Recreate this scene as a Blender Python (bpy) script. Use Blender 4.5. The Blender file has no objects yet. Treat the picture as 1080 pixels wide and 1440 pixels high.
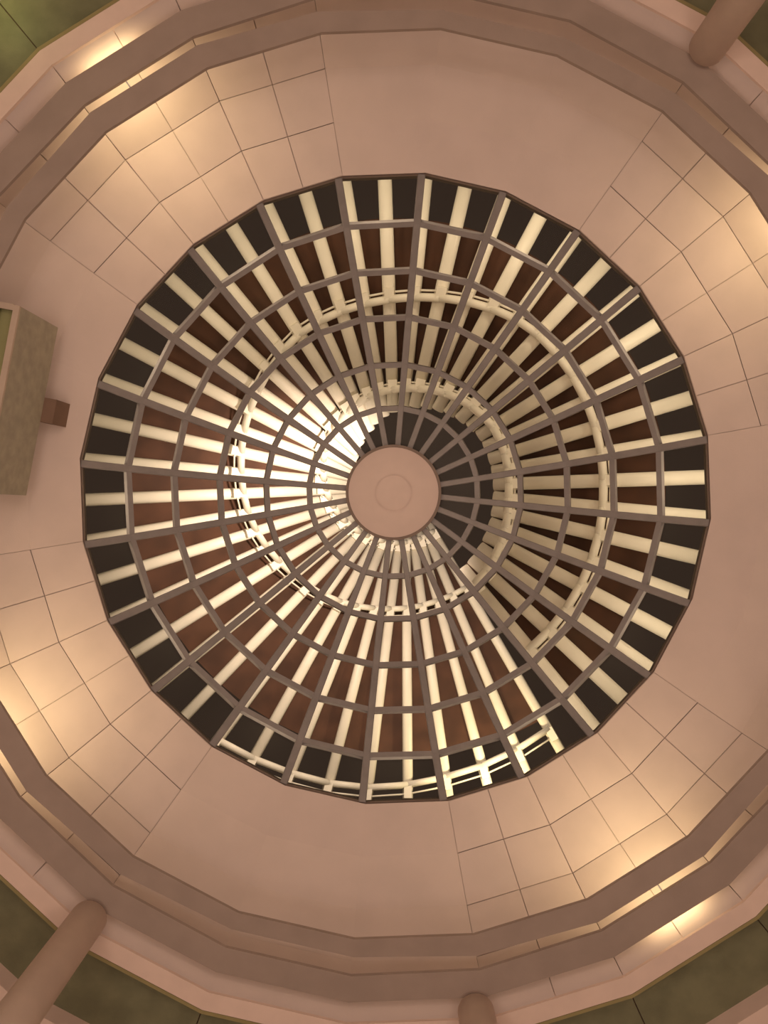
import bpy, bmesh, math, random
from mathutils import Vector
random.seed(4)
R_ = math.radians
scene = bpy.context.scene
C = scene.collection

# ------------------------------------------------------------------ camera
F = 1130.0                    # focal length in pixels of a 1080 x 1440 frame
EYE = 1.6                     # the photographer holds the phone at this height
CU, CV = -0.217, -0.448       # and stands this far off the dome's axis
cam_d = bpy.data.cameras.new('camera')
cam_d.sensor_fit = 'VERTICAL'; cam_d.sensor_height = 36.0
cam_d.lens = 36.0 * F / 1440.0
cam_d.clip_end = 300
cam = bpy.data.objects.new('camera', cam_d); C.objects.link(cam)
cam.location = (-CU, CV, EYE)
cam.rotation_euler = (0, math.pi, 0)          # looks straight up
scene.camera = cam

# ------------------------------------------------------------------ sky, lamps, exposure
world = bpy.data.worlds.new('night_sky'); scene.world = world
world.use_nodes = True
world.node_tree.nodes['Background'].inputs[0].default_value = (0.033, 0.022, 0.016, 1)
world.node_tree.nodes['Background'].inputs[1].default_value = 1.0
scene.view_settings.view_transform = 'Standard'
scene.view_settings.look = 'None'
scene.view_settings.gamma = 1.0
scene.view_settings.use_curve_mapping = False
scene.view_settings.exposure = 0.0

def lamp(name, kind, loc, energy, color, rot=(0, 0, 0), **kw):
    l = bpy.data.lights.new(name, kind); l.energy = energy; l.color = color
    for k, v in kw.items(): setattr(l, k, v)
    o = bpy.data.objects.new(name, l); C.objects.link(o)
    o.location = loc; o.rotation_euler = rot
    return o
# unseen fill disc standing in for light bounced off the hall floor
lamp('hall_bounce_fill', 'AREA', (0, 0, 0.25), 720, (0.96, 0.78, 0.645), (math.pi, 0, 0), shape='DISK', size=21.0)
# unseen point fills added round the hall to brighten columns and ceiling
for i in range(8):
    a = 32.1 + 45 * i
    lamp('hall_side_fill', 'POINT', (-5.5 * math.cos(R_(a)), 5.5 * math.sin(R_(a)), 2.4), 208 * (1 + 0.22 * math.cos(R_(a - 130))), (0.96, 0.78, 0.645), shadow_soft_size=0.4)
# floodlight standing on top of the hub disc, shining up into the spiral roof
def aim(deg, elev):           # rotation that points a lamp's -z along image angle deg, elev above the horizon
    d = Vector((-math.cos(R_(deg)) * math.cos(R_(elev)), math.sin(R_(deg)) * math.cos(R_(elev)), math.sin(R_(elev))))
    return d.to_track_quat('-Z', 'Y').to_euler()
lamp('hub_floodlight', 'SPOT', (0, 0, 19.15 + EYE), 3100, (1.0, 0.83, 0.69), aim(230, 52), shadow_soft_size=0.35,
     spot_size=R_(165), spot_blend=0.8)
# floodlights on the flat roof all round the dome, shining up into the rafters
for i in range(12):
    a = 2.1 + 30 * i
    lamp('roof_floodlight', 'AREA', (-6.75 * math.cos(R_(a)), 6.75 * math.sin(R_(a)), 15.95 + EYE), 38 * (1 + 0.3 * math.cos(R_(a - 100))), (1.0, 0.84, 0.60),
         aim(a + 180, 55), shape='RECTANGLE', size=1.2, size_y=0.2)
# one more under the eaves at the open end of the spiral
lamp('eaves_floodlight', 'SPOT', (-9.45 * math.cos(R_(291)), 9.45 * math.sin(R_(291)), 23.1 + EYE), 600, (1.0, 0.84, 0.5), aim(100, 55),
     shadow_soft_size=0.2, spot_size=R_(150), spot_blend=0.6)
# unseen green fill added to brighten the olive ceiling at the upper left
lamp('gallery_green_fill', 'POINT', (-9.9 * math.cos(R_(130)), 9.9 * math.sin(R_(130)), 12.2 + EYE), 13, (0.9, 1.0, 0.35), shadow_soft_size=0.3)

# ------------------------------------------------------------------ helpers
def W(u, v, h):               # plan (u right, v up as seen from below), h above the eye
    return Vector((-u, v, h + EYE))
def I(px, py, h):             # a sight line of the photograph met at height h
    return W((px - 540) * h / F + CU, (720 - py) * h / F + CV, h)
def PW(R, deg, h):
    return W(R * math.cos(R_(deg)), R * math.sin(R_(deg)), h)

def mat(name, col, rough=0.7, noise=0.06, scale=3.0, bump=0.0, bscale=40, metal=0.0, col2=None):
    m = bpy.data.materials.new(name); m.use_nodes = True
    nt = m.node_tree; b = nt.nodes['Principled BSDF']
    b.inputs['Roughness'].default_value = rough; b.inputs['Metallic'].default_value = metal
    b.inputs['Specular IOR Level'].default_value = 0.3
    tc = nt.nodes.new('ShaderNodeTexCoord')
    n = nt.nodes.new('ShaderNodeTexNoise'); n.inputs['Scale'].default_value = scale
    n.inputs['Detail'].default_value = 5
    nt.links.new(tc.outputs['Object'], n.inputs['Vector'])
    r = nt.nodes.new('ShaderNodeValToRGB')
    c2 = col2 or tuple(min(1, c * (1 + noise)) for c in col)
    r.color_ramp.elements[0].position = 0.35; r.color_ramp.elements[1].position = 0.65
    r.color_ramp.elements[0].color = tuple(c * (1 - noise) for c in col) + (1,)
    r.color_ramp.elements[1].color = tuple(c2) + (1,)
    nt.links.new(n.outputs['Fac'], r.inputs['Fac'])
    nt.links.new(r.outputs['Color'], b.inputs['Base Color'])
    if bump:
        n2 = nt.nodes.new('ShaderNodeTexNoise'); n2.inputs['Scale'].default_value = bscale
        nt.links.new(tc.outputs['Object'], n2.inputs['Vector'])
        bp = nt.nodes.new('ShaderNodeBump'); bp.inputs['Strength'].default_value = bump
        bp.inputs['Distance'].default_value = 0.01
        nt.links.new(n2.outputs['Fac'], bp.inputs['Height'])
        nt.links.new(bp.outputs['Normal'], b.inputs['Normal'])
    return m
M = {}
M['plaster'] = mat('plaster', (0.62, 0.49, 0.45), 0.8, 0.03, 1.2, 0.15)
M['panel'] = mat('painted_panel', (0.62, 0.49, 0.45), 0.65, 0.03, 1.5, 0.1)
M['joint'] = mat('joint_backing', (0.52, 0.41, 0.36), 0.9)
M['trim'] = mat('shaded_trim', (0.34, 0.255, 0.215), 0.75, 0.05, 2.0, 0.1)  # base darkened to put the ring beams' weaker light into the colour
M['lip'] = mat('pink_lip', (0.74, 0.55, 0.47), 0.7, 0.03)
M['bead'] = mat('olive_bead', (0.30, 0.24, 0.11), 0.5)
M['olive'] = mat('olive_ceiling', (0.18, 0.17, 0.10), 0.6, 0.14, 2.2, 0.2)
M['steel'] = mat('taupe_steel', (0.25, 0.215, 0.215), 0.5, 0.06, 4.0)
M['curb'] = mat('curb_brown', (0.22, 0.155, 0.13), 0.6)
M['disc'] = mat('hub_plaster', (0.56, 0.415, 0.385), 0.75, 0.02)
M['disc_line'] = mat('hub_ring_line', (0.53, 0.39, 0.36), 0.7)
M['cream'] = mat('cream_paint', (0.84, 0.78, 0.67), 0.42, 0.03, 2.0)
M['brown_sheet'] = mat('brown_sheeting', (0.075, 0.032, 0.018), 0.7, 0.25, 1.4)
M['roof'] = mat('roof_membrane', (0.10, 0.08, 0.07), 0.9)
M['column'] = mat('column_plaster', (0.85, 0.70, 0.63), 0.6, 0.04, 2.0, 0.1)
M['floor'] = mat('floor_stone', (0.42, 0.34, 0.27), 0.4, 0.08)
M['wall'] = mat('wall_plaster', (0.45, 0.37, 0.30), 0.8)
M['box'] = mat('box_olive_brown', (0.38, 0.33, 0.255), 0.55, 0.10, 5.0, 0.1)
M['box_rim'] = mat('box_rim', (0.50, 0.38, 0.30), 0.5)
M['box_in'] = mat('box_recess', (0.30, 0.28, 0.13), 0.6)
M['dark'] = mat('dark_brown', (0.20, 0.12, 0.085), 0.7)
M['fixture'] = mat('fixture_white', (0.7, 0.7, 0.66), 0.4)
gm = bpy.data.materials.new('glass'); gm.use_nodes = True
nt = gm.node_tree; nt.nodes.remove(nt.nodes['Principled BSDF'])
tr = nt.nodes.new('ShaderNodeBsdfTransparent'); tr.inputs[0].default_value = (0.95, 0.93, 0.90, 1)
gl = nt.nodes.new('ShaderNodeBsdfGlossy'); gl.inputs['Roughness'].default_value = 0.22
gl.inputs[0].default_value = (0.8, 0.7, 0.6, 1)
mx = nt.nodes.new('ShaderNodeMixShader'); mx.inputs[0].default_value = 0.005
nt.links.new(tr.outputs[0], mx.inputs[1]); nt.links.new(gl.outputs[0], mx.inputs[2])
nt.links.new(mx.outputs[0], nt.nodes['Material Output'].inputs['Surface'])
M['glass'] = gm
em = bpy.data.materials.new('lamp_tube'); em.use_nodes = True
em.node_tree.nodes['Principled BSDF'].inputs['Emission Color'].default_value = (1, 0.75, 0.38, 1)
em.node_tree.nodes['Principled BSDF'].inputs['Emission Strength'].default_value = 6
M['tube'] = em

class MB:
    def __init__(s): s.v = []; s.f = []
    def add(s, vs, fs):
        n = len(s.v); s.v += [tuple(v) for v in vs]; s.f += [tuple(n + i for i in f) for f in fs]
        return s
    def hexa(s, b, t):        # two quads of four points joined as a solid
        return s.add(list(b) + list(t), [(0,1,2,3), (7,6,5,4), (0,4,5,1), (1,5,6,2), (2,6,7,3), (3,7,4,0)])
    def sweep(s, path, prof_of, closed=False, cap=True):   # prof_of(i) -> ring of points
        rings = [prof_of(i) for i in range(len(path))]
        n = len(rings[0]); vs = [p for r in rings for p in r]; fs = []
        m = len(rings)
        for i in range(m if closed else m - 1):
            a = i * n; b = ((i + 1) % m) * n
            for j in range(n):
                k = (j + 1) % n
                fs.append((a + j, a + k, b + k, b + j))
        if cap and not closed:
            fs.append(tuple(range(n))[::-1]); fs.append(tuple((m - 1) * n + j for j in range(n)))
        return s.add(vs, fs)
    def mesh(s, name, m, smooth=False, origin=(0, 0, 0)):
        me = bpy.data.meshes.new(name)
        o = Vector(origin)
        me.from_pydata([tuple(Vector(v) - o) for v in s.v], [], s.f)
        bm = bmesh.new(); bm.from_mesh(me); bmesh.ops.recalc_face_normals(bm, faces=bm.faces)
        bm.to_mesh(me); bm.free()
        if smooth:
            for p in me.polygons: p.use_smooth = True
        me.materials.append(M[m]); return me

def link(name, me, parent=None, loc=(0, 0, 0), rz=0):
    o = bpy.data.objects.new(name, me); C.objects.link(o)
    o.location = loc; o.rotation_euler.z = rz
    if parent: o.parent = parent
    return o
def empty(name, loc, label=None, cat=None, group=None, kind=None):
    o = bpy.data.objects.new(name, None); C.objects.link(o); o.location = loc
    o.empty_display_size = 0.3
    tag(o, label, cat, group, kind); return o
def tag(o, label=None, cat=None, group=None, kind=None):
    if label: o['label'] = label
    if cat: o['category'] = cat
    if group: o['group'] = group
    if kind: o['kind'] = kind
    return o

A0 = 9.6                                   # angle of the first corner; 24 corners, 15 degrees apart
def ang(k): return A0 + 15 * k
def panelled(k): return (k % 6) in (0, 1, 2)     # facet k lies between corner k and k+1
# facets 0,1,2 panelled (9.6-54.6), 3,4,5 plain (54.6-99.6) and so on round

def ringband(mb, Ri, Ro, hb, ht, ks=range(24)):
    """one solid facet between corners for each k; Ri, Ro, are functions of the corner"""
    for k in ks:
        a, b = ang(k), ang(k + 1)
        bq = [PW(Ri(k), a, hb), PW(Ro(k), a, hb), PW(Ro(k + 1), b, hb), PW(Ri(k + 1), b, hb)]
        tq = [PW(Ri(k), a, ht), PW(Ro(k), a, ht), PW(Ro(k + 1), b, ht), PW(Ri(k + 1), b, ht)]
        mb.hexa(bq, tq)
    return mb
def closed_ring(Ri, Ro, hb, ht, n=24, a0=A0):
    mb = MB(); st = 360.0 / n
    vs = []; fs = []
    for k in range(n):
        a = a0 + st * k
        vs += [PW(Ri(k), a, hb), PW(Ro(k), a, hb), PW(Ro(k), a, ht), PW(Ri(k), a, ht)]
    for k in range(n):
        p = 4 * k; q = 4 * ((k + 1) % n)
        for j in range(4):
            fs.append((p + j, p + (j + 1) % 4, q + (j + 1) % 4, q + j))
    return mb.add(vs, fs)
def RR(r, h): return r * h / F

# ================================================================== the setting
fl = MB(); n = 48
fl.add([PW(13, i * 7.5, -EYE) for i in range(n)] + [PW(13, i * 7.5, -EYE - 0.3) for i in range(n)],
       [tuple(range(n)), tuple(range(2 * n - 1, n - 1, -1))] + [(i, (i + 1) % n, n + (i + 1) % n, n + i) for i in range(n)])
tag(link('floor', fl.mesh('floor', 'floor')), kind='structure')
wl = closed_ring(lambda k: 13.0, lambda k: 13.3, -EYE, 13.2)
tag(link('wall_round', wl.mesh('wall_round', 'wall')), kind='structure')

# cove vault: profile at the corners, from the skylight's rim out and down
PROF = [(446, 15.225), (521, 14.95), (597, 14.45), (672, 13.70), (764, 12.62)]
PR = [(RR(r, h), h) for r, h in PROF]
ceiling = empty('ceiling', (0, 0, 15.34 + EYE), kind='structure')
CZ = Vector((0, 0, 15.34 + EYE))
def slab_quad(p, q, a0, a1, f0=0.0, f1=1.0, inset=0.0, th=0.03, push=0.0, jit=0.0):
    """solid facing down between profile points p,q; along the chord of a facet, fractions f0..f1"""
    def P(R, h, f):
        A = PW(R, a0, h); B = PW(R, a1, h); return A.lerp(B, f)
    c = [P(p[0], p[1], f0), P(q[0], q[1], f0), P(q[0], q[1], f1), P(p[0], p[1], f1)]
    cen = sum(c, Vector()) / 4
    nrm = (c[1] - c[0]).cross(c[3] - c[0]).normalized()
    if nrm.z < 0: nrm = -nrm                       # points up/out, away from the hall
    e1 = (c[1] - c[0]).normalized(); e2 = (c[3] - c[0]).normalized()
    s = [(1, 1), (-1, 1), (-1, -1), (1, -1)]
    c = [c[i] + e1 * inset * s[i][0] + e2 * inset * s[i][1] for i in range(4)]
    c = [x + nrm * (push + random.uniform(-jit, jit)) for x in c]
    return c, [x + nrm * th for x in c]
variants = {}
for row in range(4):
    for half in (0, 1):
        for var in range(3):
            b, t = slab_quad(PR[row], PR[row + 1], ang(0), ang(1), half * 0.5, half * 0.5 + 0.5, 0.0075, 0.03, 0.0, 0.004)
            variants[(row, half, var)] = MB().hexa(b, t).mesh('ceiling_panel', 'panel', origin=CZ)
bk = MB()
for row in range(4):
    b, t = slab_quad(PR[row], PR[row + 1], ang(0), ang(1), 0, 1, -0.002, 0.04, 0.032)
    bk.hexa(b, t)
bk_me = bk.mesh('backing', 'joint', origin=CZ)
def plain_mesh(ks):
    mb = MB()
    for k in ks:
        for row in range(4):
            b, t = slab_quad(PR[row], PR[row + 1], ang(k), ang(k + 1), 0, 1, 0.0, 0.06, 0.0)
            mb.hexa(b, t)
    return mb.mesh('plain_section', 'plaster', origin=CZ)
for k in range(24):
    if panelled(k):
        link('backing', bk_me, ceiling, rz=-R_(15 * k))
        for row in range(4):
            for half in (0, 1):
                link('ceiling_panel', variants[(row, half, random.randrange(3))], ceiling, rz=-R_(15 * k))
for s in range(4):
    link('plain_section', plain_mesh(range(6 * s + 3, 6 * s + 6)), ceiling)
# olive ceiling beyond the lip, one panel to a facet
HO = 12.95
for k in range(24):
    mb = MB()
    a, b = ang(k) + 0.06, ang(k + 1) - 0.06
    R0, R1 = 8.68, 13.05
    mb.hexa([PW(R0, a, HO), PW(R1, a, HO), PW(R1, b, HO), PW(R0, b, HO)],
            [PW(R0, a, HO + .05), PW(R1, a, HO + .05), PW(R1, b, HO + .05), PW(R0, b, HO + .05)])
    link('olive_panel', mb.mesh('olive_panel', 'olive', origin=CZ), ceiling)
mb = closed_ring(lambda k: 8.60, lambda k: 13.05, HO + 0.06, HO + 0.16)
link('upper_backing', mb.mesh('upper_backing', 'dark', origin=CZ), ceiling)

# two hung ring beams with a slot between them
HB, HT = 12.70, 12.77
def sect(k, pan, pln):        # radius at corner k: the sections meet half way
    a, b = panelled((k - 1) % 24), panelled(k % 24)
    return (pan if a and b else pln if not a and not b else (pan + pln) / 2)
r1i = lambda k: RR(644, HB)
r1o = lambda k: RR(sect(k, 678, 669), HB)
r2i = lambda k: RR(sect(k, 692, 696), HB)
r2o = lambda k: RR(sect(k, 732, 733), HB)
tag(link('trim_1', closed_ring(r1i, r1o, HB, HT).mesh('trim_1', 'trim')), kind='structure')
tag(link('trim_2', closed_ring(r2i, r2o, HB, HT).mesh('trim_2', 'trim')), kind='structure')
# pale lip round the foot of the vault, with a thin olive bead on its outer edge
t3 = tag(link('trim_3', closed_ring(lambda k: RR(764, 12.6), lambda k: RR(790, 12.6), 12.60, 13.0).mesh('trim_3', 'lip')), kind='structure')
tag(link('trim_4', closed_ring(lambda k: RR(791, 12.62), lambda k: RR(796, 12.62), 12.63, 12.95).mesh('trim_4', 'bead')), kind='structure')
tag(link('trim_5', closed_ring(lambda k: RR(905, 12.6), lambda k: RR(965, 12.6), 12.60, 12.95).mesh('trim_5', 'lip')), kind='structure')
# flat roof outside the dome
tag(link('roof_slab', closed_ring(lambda k: 6.12, lambda k: 12.6, 15.55, 15.75).mesh('roof_slab', 'roof')), kind='structure')

# ================================================================== columns
def column(deg, label):
    base = PW(RR(750, 12.6), deg, -EYE)
    t = empty('column', base, label, 'column', 'round columns under the ring beams')
    def lathe(prof, n=32):
        mb = MB(); path = prof
        return mb.sweep(path, lambda i: [Vector((prof[i][0] * math.cos(2 * math.pi * j / n), prof[i][0] * math.sin(2 * math.pi * j / n), prof[i][1])) for j in range(n)])
    H = 12.59 + EYE
    link('shaft', lathe([(0.30, 0.30), (0.285, H)]).mesh('shaft', 'column', True), t)
    link('plinth', lathe([(0.38, 0.0), (0.38, 0.24), (0.32, 0.30)]).mesh('plinth', 'column'), t)
column(234.6, 'round plaster column rising at the lower left corner between olive ceiling panels')
column(54.6, 'round plaster column rising at the upper right corner beside dark olive ceiling')
column(278.4, 'round plaster column barely in view at the bottom edge, right of centre')

# ================================================================== skylight dome
dome = empty('skylight_dome', (0, 0, 15.34 + EYE),
             'shallow glazed dome of 24 taupe steel ribs round a flat pink hub disc', 'skylight')
DP = [(446, 15.34), (377, 16.2), (311, 16.9), (246, 17.5), (180, 17.95), (119, 18.3), (66, 18.5)]
DR = [(RR(r, h), h) for r, h in DP]
def perp_prof(i, pts):        # unit tangent in the (R,h) plane
    a = pts[max(0, i - 1)]; b = pts[min(len(pts) - 1, i + 1)]
    tR, th = b[0] - a[0], b[1] - a[1]; l = math.hypot(tR, th); return tR / l, th / l
def rib_mesh(k):
    mb = MB(); w = 0.075; d = 0.11; ha = ang(k)
    uu = Vector((math.cos(R_(ha)), math.sin(R_(ha)))); vv = Vector((-uu.y, uu.x))
    skew = Vector((-0.075, -0.085)).dot(vv)
    def ring(i):
        R, h = DR[i]; tR, th = perp_prof(i, DR); nR, nh = th, -tR
        if nh < 0: nR, nh = -nR, -nh          # up and out
        out = []
        wd = w * (1.0 if i < 5 else 0.86)
        for sx, sy in ((-1, -0.6), (-0.8, -1), (0.8, -1), (1, -0.6), (1, 0.75), (0.35, 1), (-0.35, 1), (-1, 0.75)):
            Rr = R + nR * d * sy * 0.5 * 1.2; hh = h + nh * d * sy * 0.5 * 1.2
            p = uu * Rr + vv * (wd * sx + skew * (R - 1.08) / 4.95)
            out.append(W(p.x, p.y, hh))
        return out
    return mb.sweep(DR, ring).mesh('rib', 'steel', origin=CZ)
def skewed(R, deg, h):        # a point of the dome, moved with the lean of the ribs
    uu = Vector((math.cos(R_(deg)), math.sin(R_(deg)))); vv = Vector((-uu.y, uu.x))
    p = uu * R + vv * Vector((-0.075, -0.085)).dot(vv) * (R - 1.08) / 4.95
    return W(p.x, p.y, h)
def purlin_mesh(i, k):
    R, h = DR[i]; tR, th = perp_prof(i, DR); nR, nh = -th, tR
    if nh < 0: nR, nh = -nR, -nh
    hw = 0.058; hd = 0.055
    def ring(e):
        return [skewed(R + tR * hw * a + nR * hd * b, ang(e), h + th * hw * a + nh * hd * b) for a, b in ((-1, -1), (1, -1), (1, 1), (-1, 1))]
    A, B = ring(k), ring(k + 1)
    sh = 0.04 / max(0.3, (A[0] - B[0]).length)
    A2 = [a.lerp(b, sh) for a, b in zip(A, B)]; B2 = [b.lerp(a, sh) for a, b in zip(A, B)]
    return MB().hexa(A2, B2).mesh('purlin', 'steel', origin=CZ)
def pane_mesh(i, k):
    (R0, h0), (R1, h1) = DR[i], DR[i + 1]
    q = [skewed(R0, ang(k), h0), skewed(R0, ang(k + 1), h0), skewed(R1, ang(k + 1), h1), skewed(R1, ang(k), h1)]
    up = Vector((0, 0, 0.03))
    return MB().hexa([p + up for p in q], [p + up + Vector((0, 0, .012)) for p in q]).mesh('glass_pane', 'glass', origin=CZ)
for k in range(24):
    link('rib', rib_mesh(k), dome)
    for i in range(1, 6): link('purlin', purlin_mesh(i, k), dome)
    for i in range(6): link('glass_pane', pane_mesh(i, k), dome)
tag(link('curb', closed_ring(lambda k: DR[0][0] - 0.04, lambda k: DR[0][0] + 0.10, 15.31, 15.38).mesh('curb', 'curb', origin=CZ), dome), 'thin brown rim')
n = 64; mb = MB()
rd = RR(65, 18.4)
prof = [(0.0, 18.40), (0.40, 18.40), (rd - 0.02, 18.40), (rd, 18.42), (rd, 18.62), (0.0, 18.66)]
def disc(rad, h0, h1, m, name):
    mb = MB(); mb.sweep([0, 1], lambda i: [PW(rad, j * 360 / n, (h0, h1)[i]) for j in range(n)])
    return link(name, mb.mesh(name, m, origin=CZ), dome)
hub = tag(disc(rd - 0.03, 18.36, 18.60, 'disc', 'hub_disc'), 'flat pink plaster disc')
link('hub_rim', closed_ring(lambda k: rd - 0.03, lambda k: rd + 0.035, 18.38, 18.60, n=64).mesh('hub_rim', 'curb', origin=CZ), hub)
link('hub_ring', closed_ring(lambda k: 0.40, lambda k: 0.43, 18.352, 18.37, n=64).mesh('hub_ring', 'disc_line', origin=CZ), hub)

# ================================================================== spiral roof above the glass
def interp(tab, t):
    for (a, x), (b, y) in zip(tab, tab[1:]):
        if t <= b: return x + (y - x) * (t - a) / (b - a)
    return tab[-1][1]
HOUT = [(0, 17.4), (100, 17.6), (180, 18.6), (232, 20.3), (270, 22.6), (315, 24.4), (360, 25.3)]
HIN = [(0, 19.8), (100, 20.2), (180, 22.3), (232, 25.3), (270, 27.3), (315, 29.3), (360, 30.3)]
RIN = [(0, 148), (45, 139), (83, 138), (106, 128), (129, 118), (150, 104), (165, 90), (180, 80), (200, 68), (240, 60), (300, 56), (360, 50)]
RING2 = [(0, 291), (52, 288), (77, 290), (101, 290), (131, 268), (146, 260), (172, 253), (196, 234), (221, 222), (244, 214), (268, 199), (287, 190), (311, 176), (335, 168), (360, 165)]
RING1 = [(285, 441), (299, 433), (313, 427), (330, 411), (341, 403), (360, 388)]
RING3 = [(0, 172), (45, 156), (83, 158), (106, 150), (129, 140), (157, 132), (177, 122), (220, 106), (300, 84), (360, 74)]
def conv(t):
    s = min(1, max(0, (t - 200) / 90.0)); return 557 + 14 * s, 686 - 4 * s
roof = empty('spiral_roof', (0, 0, 15.75 + EYE),
             'cream spiral roof of radiating rafters and hoops seen through the dome glass', 'roof')
RZ = Vector((0, 0, 15.75 + EYE))
rafters = []
N = 48
for i in range(N):
    phi = 309.6 + 7.5 * i; t = 7.5 * i
    o2 = (557 + 446 * math.cos(R_(phi)), 687 - 446 * math.sin(R_(phi)))
    c = conv(t); d = (o2[0] - c[0], o2[1] - c[1]); L = math.hypot(*d); d = (d[0] / L, d[1] / L)
    far = L + 34; near = interp(RIN, t)
    hA, hB = interp(HOUT, t), interp(HIN, t)
    A = I(c[0] + d[0] * far, c[1] + d[1] * far, hA); B = I(c[0] + d[0] * near, c[1] + d[1] * near, hB)
    rafters.append(dict(t=t, c=c, d=d, far=far, near=near, hA=hA, hB=hB, A=A, B=B))
def on_rafter(rf, r, drop=0.0):
    m = (rf['far'] - r) / (rf['far'] - rf['near'])
    lam = m * rf['hA'] / (rf['hB'] - m * (rf['hB'] - rf['hA']))
    return rf['A'].lerp(rf['B'], lam) - Vector((0, 0, drop))
def bar(a, b, w, h, m, name, parent, mid=(0, 0, 1), n=4, smooth=False, power=1.0, wb=None):
    """straight member, rounded-box section, w wide and h deep"""
    ax = (b - a).normalized(); side = ax.cross(Vector(mid)).normalized(); up = side.cross(ax).normalized()
    def ring(i):
        c = (a, b)[i]; out = []; ww = w if (i == 0 or wb is None) else wb
        if n == 4: L4 = [(-1, -1), (1, -1), (1, 1), (-1, 1)]
        else:
            L4 = []
            for j in range(n):
                x, y = math.cos(2 * math.pi * (j + .5) / n), math.sin(2 * math.pi * (j + .5) / n)
                x = math.copysign(abs(x) ** power, x); y = math.copysign(abs(y) ** power, y); L4.append((x, y))
        return [c + side * ww / 2 * x + up * h / 2 * y for x, y in L4]
    return link(name, MB().sweep([0, 1], ring).mesh(name, m, smooth, origin=RZ), parent)
RW = 0.33; RD = 0.30
for rf in rafters:
    bar(rf['A'], rf['B'], RW, RD, 'cream', 'rafter', roof, n=16, smooth=True, power=0.8, wb=RW * 0.97)
    foot = Vector((rf['A'].x, rf['A'].y, 15.75 + EYE))
    ctr = foot.normalized()
    a = rf['A'] + (rf['A'] - rf['B']).normalized() * -0.12
    bar(Vector((a.x, a.y, 15.75 + EYE)), a, 0.2, 0.2, 'cream', 'post', roof, mid=(1, 0, 0))
# hoops under the rafters: round tube, slim rod outside it, bracket at each rafter
def hoop(tab, tube_w, rod_off, i0, i1, brk=0.2, drop=0.24):
    pts = [(on_rafter(rafters[i], interp(tab, rafters[i]['t']), drop), on_rafter(rafters[i], interp(tab, rafters[i]['t']) + rod_off, 0.22)) for i in range(i0, i1)]
    for (a, ra), (b, rb) in zip(pts, pts[1:]):
        e = (b - a).normalized() * tube_w * 0.12
        bar(a - e, b + e, tube_w, tube_w, 'cream', 'hoop_tube', roof, n=10, smooth=True)
        bar(ra, rb, 0.055, 0.055, 'cream', 'tie_rod', roof, n=6, smooth=True)
    for (a, ra), rf in zip(pts, rafters[i0:i1]):
        ax = (rf['B'] - rf['A']).normalized()
        bar(ra - ax * brk * 0.5, a + ax * 0.02, 0.24, 0.16, 'cream', 'bracket', roof)
hoop(RING2, 0.20, 10, 0, N)
hoop(RING1, 0.20, 13, 38, N, 0.25)
hoop(RING3, 0.21, 9, 0, N, 0.2, 0.33)
# brown sheets over the rafters that tint the gaps, one to a bay
for i in range(N - 1):
    p, q = rafters[i], rafters[i + 1]
    f0 = 384; u = Vector((0, 0, 0.19)); tk = Vector((0, 0, 0.04))
    c4 = [on_rafter(p, f0), on_rafter(q, f0), q['B'], p['B']]
    link('sheet_panel', MB().hexa([x + u for x in c4], [x + u + tk for x in c4]).mesh('sheet_panel', 'brown_sheet', origin=RZ), roof)

# ================================================================== cove lights on the ring beams
def cove_light(deg, e, label):
    z = HT + EYE
    c = PW(7.38, deg, HT)
    t = empty('cove_light', c, label, 'light', 'cove lights on the ring beam')
    a = R_(180 - deg); t.rotation_euler.z = a          # local x points outward
    def bx(x0, x1, y0, y1, z0, z1, m, name):
        mb = MB().hexa([Vector(v) for v in ((x0, y0, z0), (x1, y0, z0), (x1, y1, z0), (x0, y1, z0))],
                       [Vector(v) for v in ((x0, y0, z1), (x1, y0, z1), (x1, y1, z1), (x0, y1, z1))])
        return link(name, mb.mesh(name, m), t)
    bx(0.0, 0.62, -0.012, 0.012, 0, 0.02, 'fixture', 'tie_bar')
    for x, k in ((0.01, 0.66), (0.66, 0.11)):         # one batten on each ring beam
        bat = bx(x - 0.05, x + 0.05, -0.5, 0.5, 0.02, 0.06, 'fixture', 'batten')
        lt = bx(x - 0.02, x + 0.02, -0.47, 0.47, 0.065, 0.09, 'tube', 'lamp_tube'); lt.parent = bat
        l = bpy.data.lights.new('cove_lamp', 'AREA'); l.shape = 'RECTANGLE'; l.size = 0.06; l.size_y = 0.9
        l.energy = e * k; l.color = (1.0, 0.80, 0.42); l.spread = math.pi
        o = bpy.data.objects.new('cove_lamp', l); C.objects.link(o); o.parent = t
        o.location = (x, 0, 0.12); o.rotation_euler = (math.pi, R_(48 if x > 0.3 else -14), 0)
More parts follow.
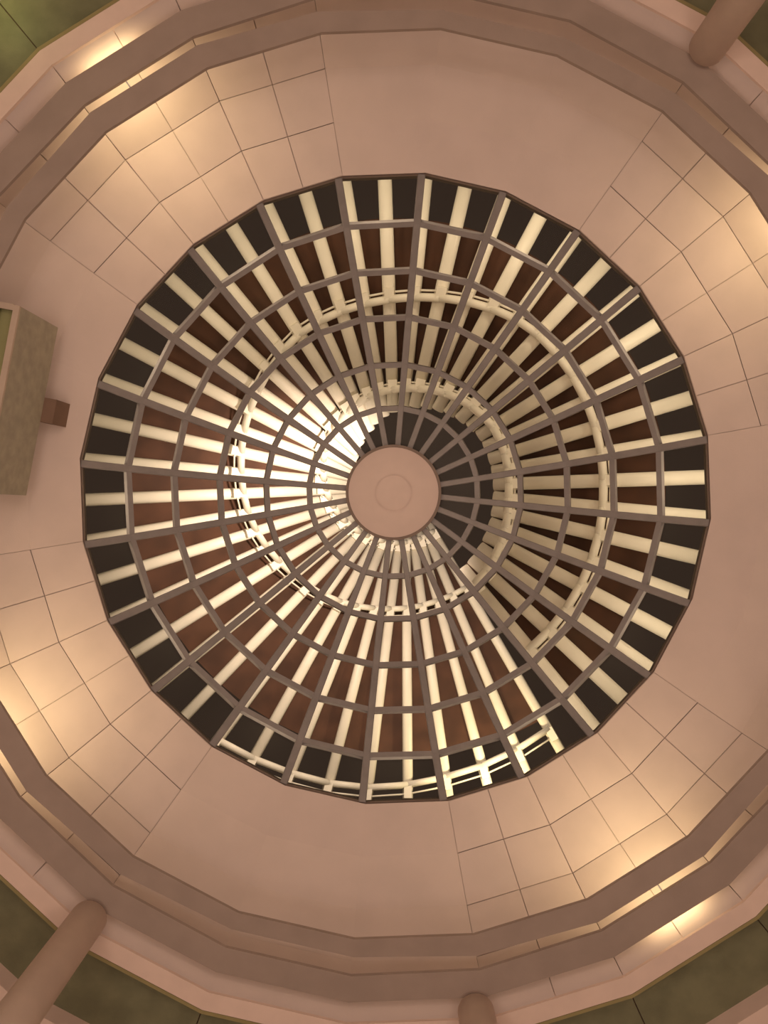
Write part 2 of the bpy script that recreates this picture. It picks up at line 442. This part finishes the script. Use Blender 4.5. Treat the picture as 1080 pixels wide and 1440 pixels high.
for deg, e, lb in ((124, 46, 'slim warm cove light behind the ring beam at upper left'),
                   (34, 38, 'slim warm cove light behind the ring beam at upper right'),
                   (-57, 48, 'slim warm cove light behind the ring beam at lower right'),
                   (-149, 52, 'slim warm cove light behind the ring beam at lower left')):
    cove_light(deg, e, lb)

# ================================================================== hanging box at the left
hb, ht = 12.95, 14.45
b0 = I(27, 430, hb); b1 = I(-23, 694, hb)
ax = (b1 - b0).normalized(); side = ax.cross(Vector((0, 0, 1))).normalized()
if side.x < 0: side = -side             # image left is world +x
wd = 0.42
box = empty('hanging_box', (b0 + b1) / 2 + side * wd / 2, 'large olive brown box with pale bottom rim hanging at the left edge of the vault', 'box')
bo = box.location.copy()
def bq(a, b, z0, z1, s0, s1, m, name, label=None):
    P = lambda f, s, z: b0 + ax * f + side * s + Vector((0, 0, z - hb))
    o = link(name, MB().hexa([P(a, s0, z0), P(b, s0, z0), P(b, s1, z0), P(a, s1, z0)], [P(a, s0, z1), P(b, s0, z1), P(b, s1, z1), P(a, s1, z1)]).mesh(name, m, origin=bo), box)
    if label: o['label'] = label
    return o
Lb = (b1 - b0).length
bq(0, Lb, hb + .05, ht, 0, 0.04, 'box', 'side_panel'); bq(0, Lb, hb + .05, ht, wd - .04, wd, 'box', 'side_panel')
bq(0, 0.04, hb + .05, ht, 0.04, wd - .04, 'box', 'end_panel'); bq(Lb - .04, Lb, hb + .05, ht, .04, wd - .04, 'box', 'end_panel')
bq(0, Lb, ht, ht + .04, 0, wd, 'box', 'top_panel')
for a, b, s0, s1 in ((0, Lb, -0.01, .09), (0, Lb, wd - .09, wd + .01), (-0.01, 0.09, .09, wd - .09), (Lb - .09, Lb + .01, .09, wd - .09)):
    bq(a, b, hb, hb + .05, s0, s1, 'box_rim', 'bottom_rim', 'pale rim')
bq(0.04, Lb - .04, hb + .16, hb + .19, .05, wd - .05, 'box_in', 'recessed_panel', 'olive recessed panel')
bq(1.28, 1.72, ht + .04, ht + .66, -0.22, 0.14, 'dark', 'dark_block', 'dark brown block')  # dark brown block between the box top and the vault
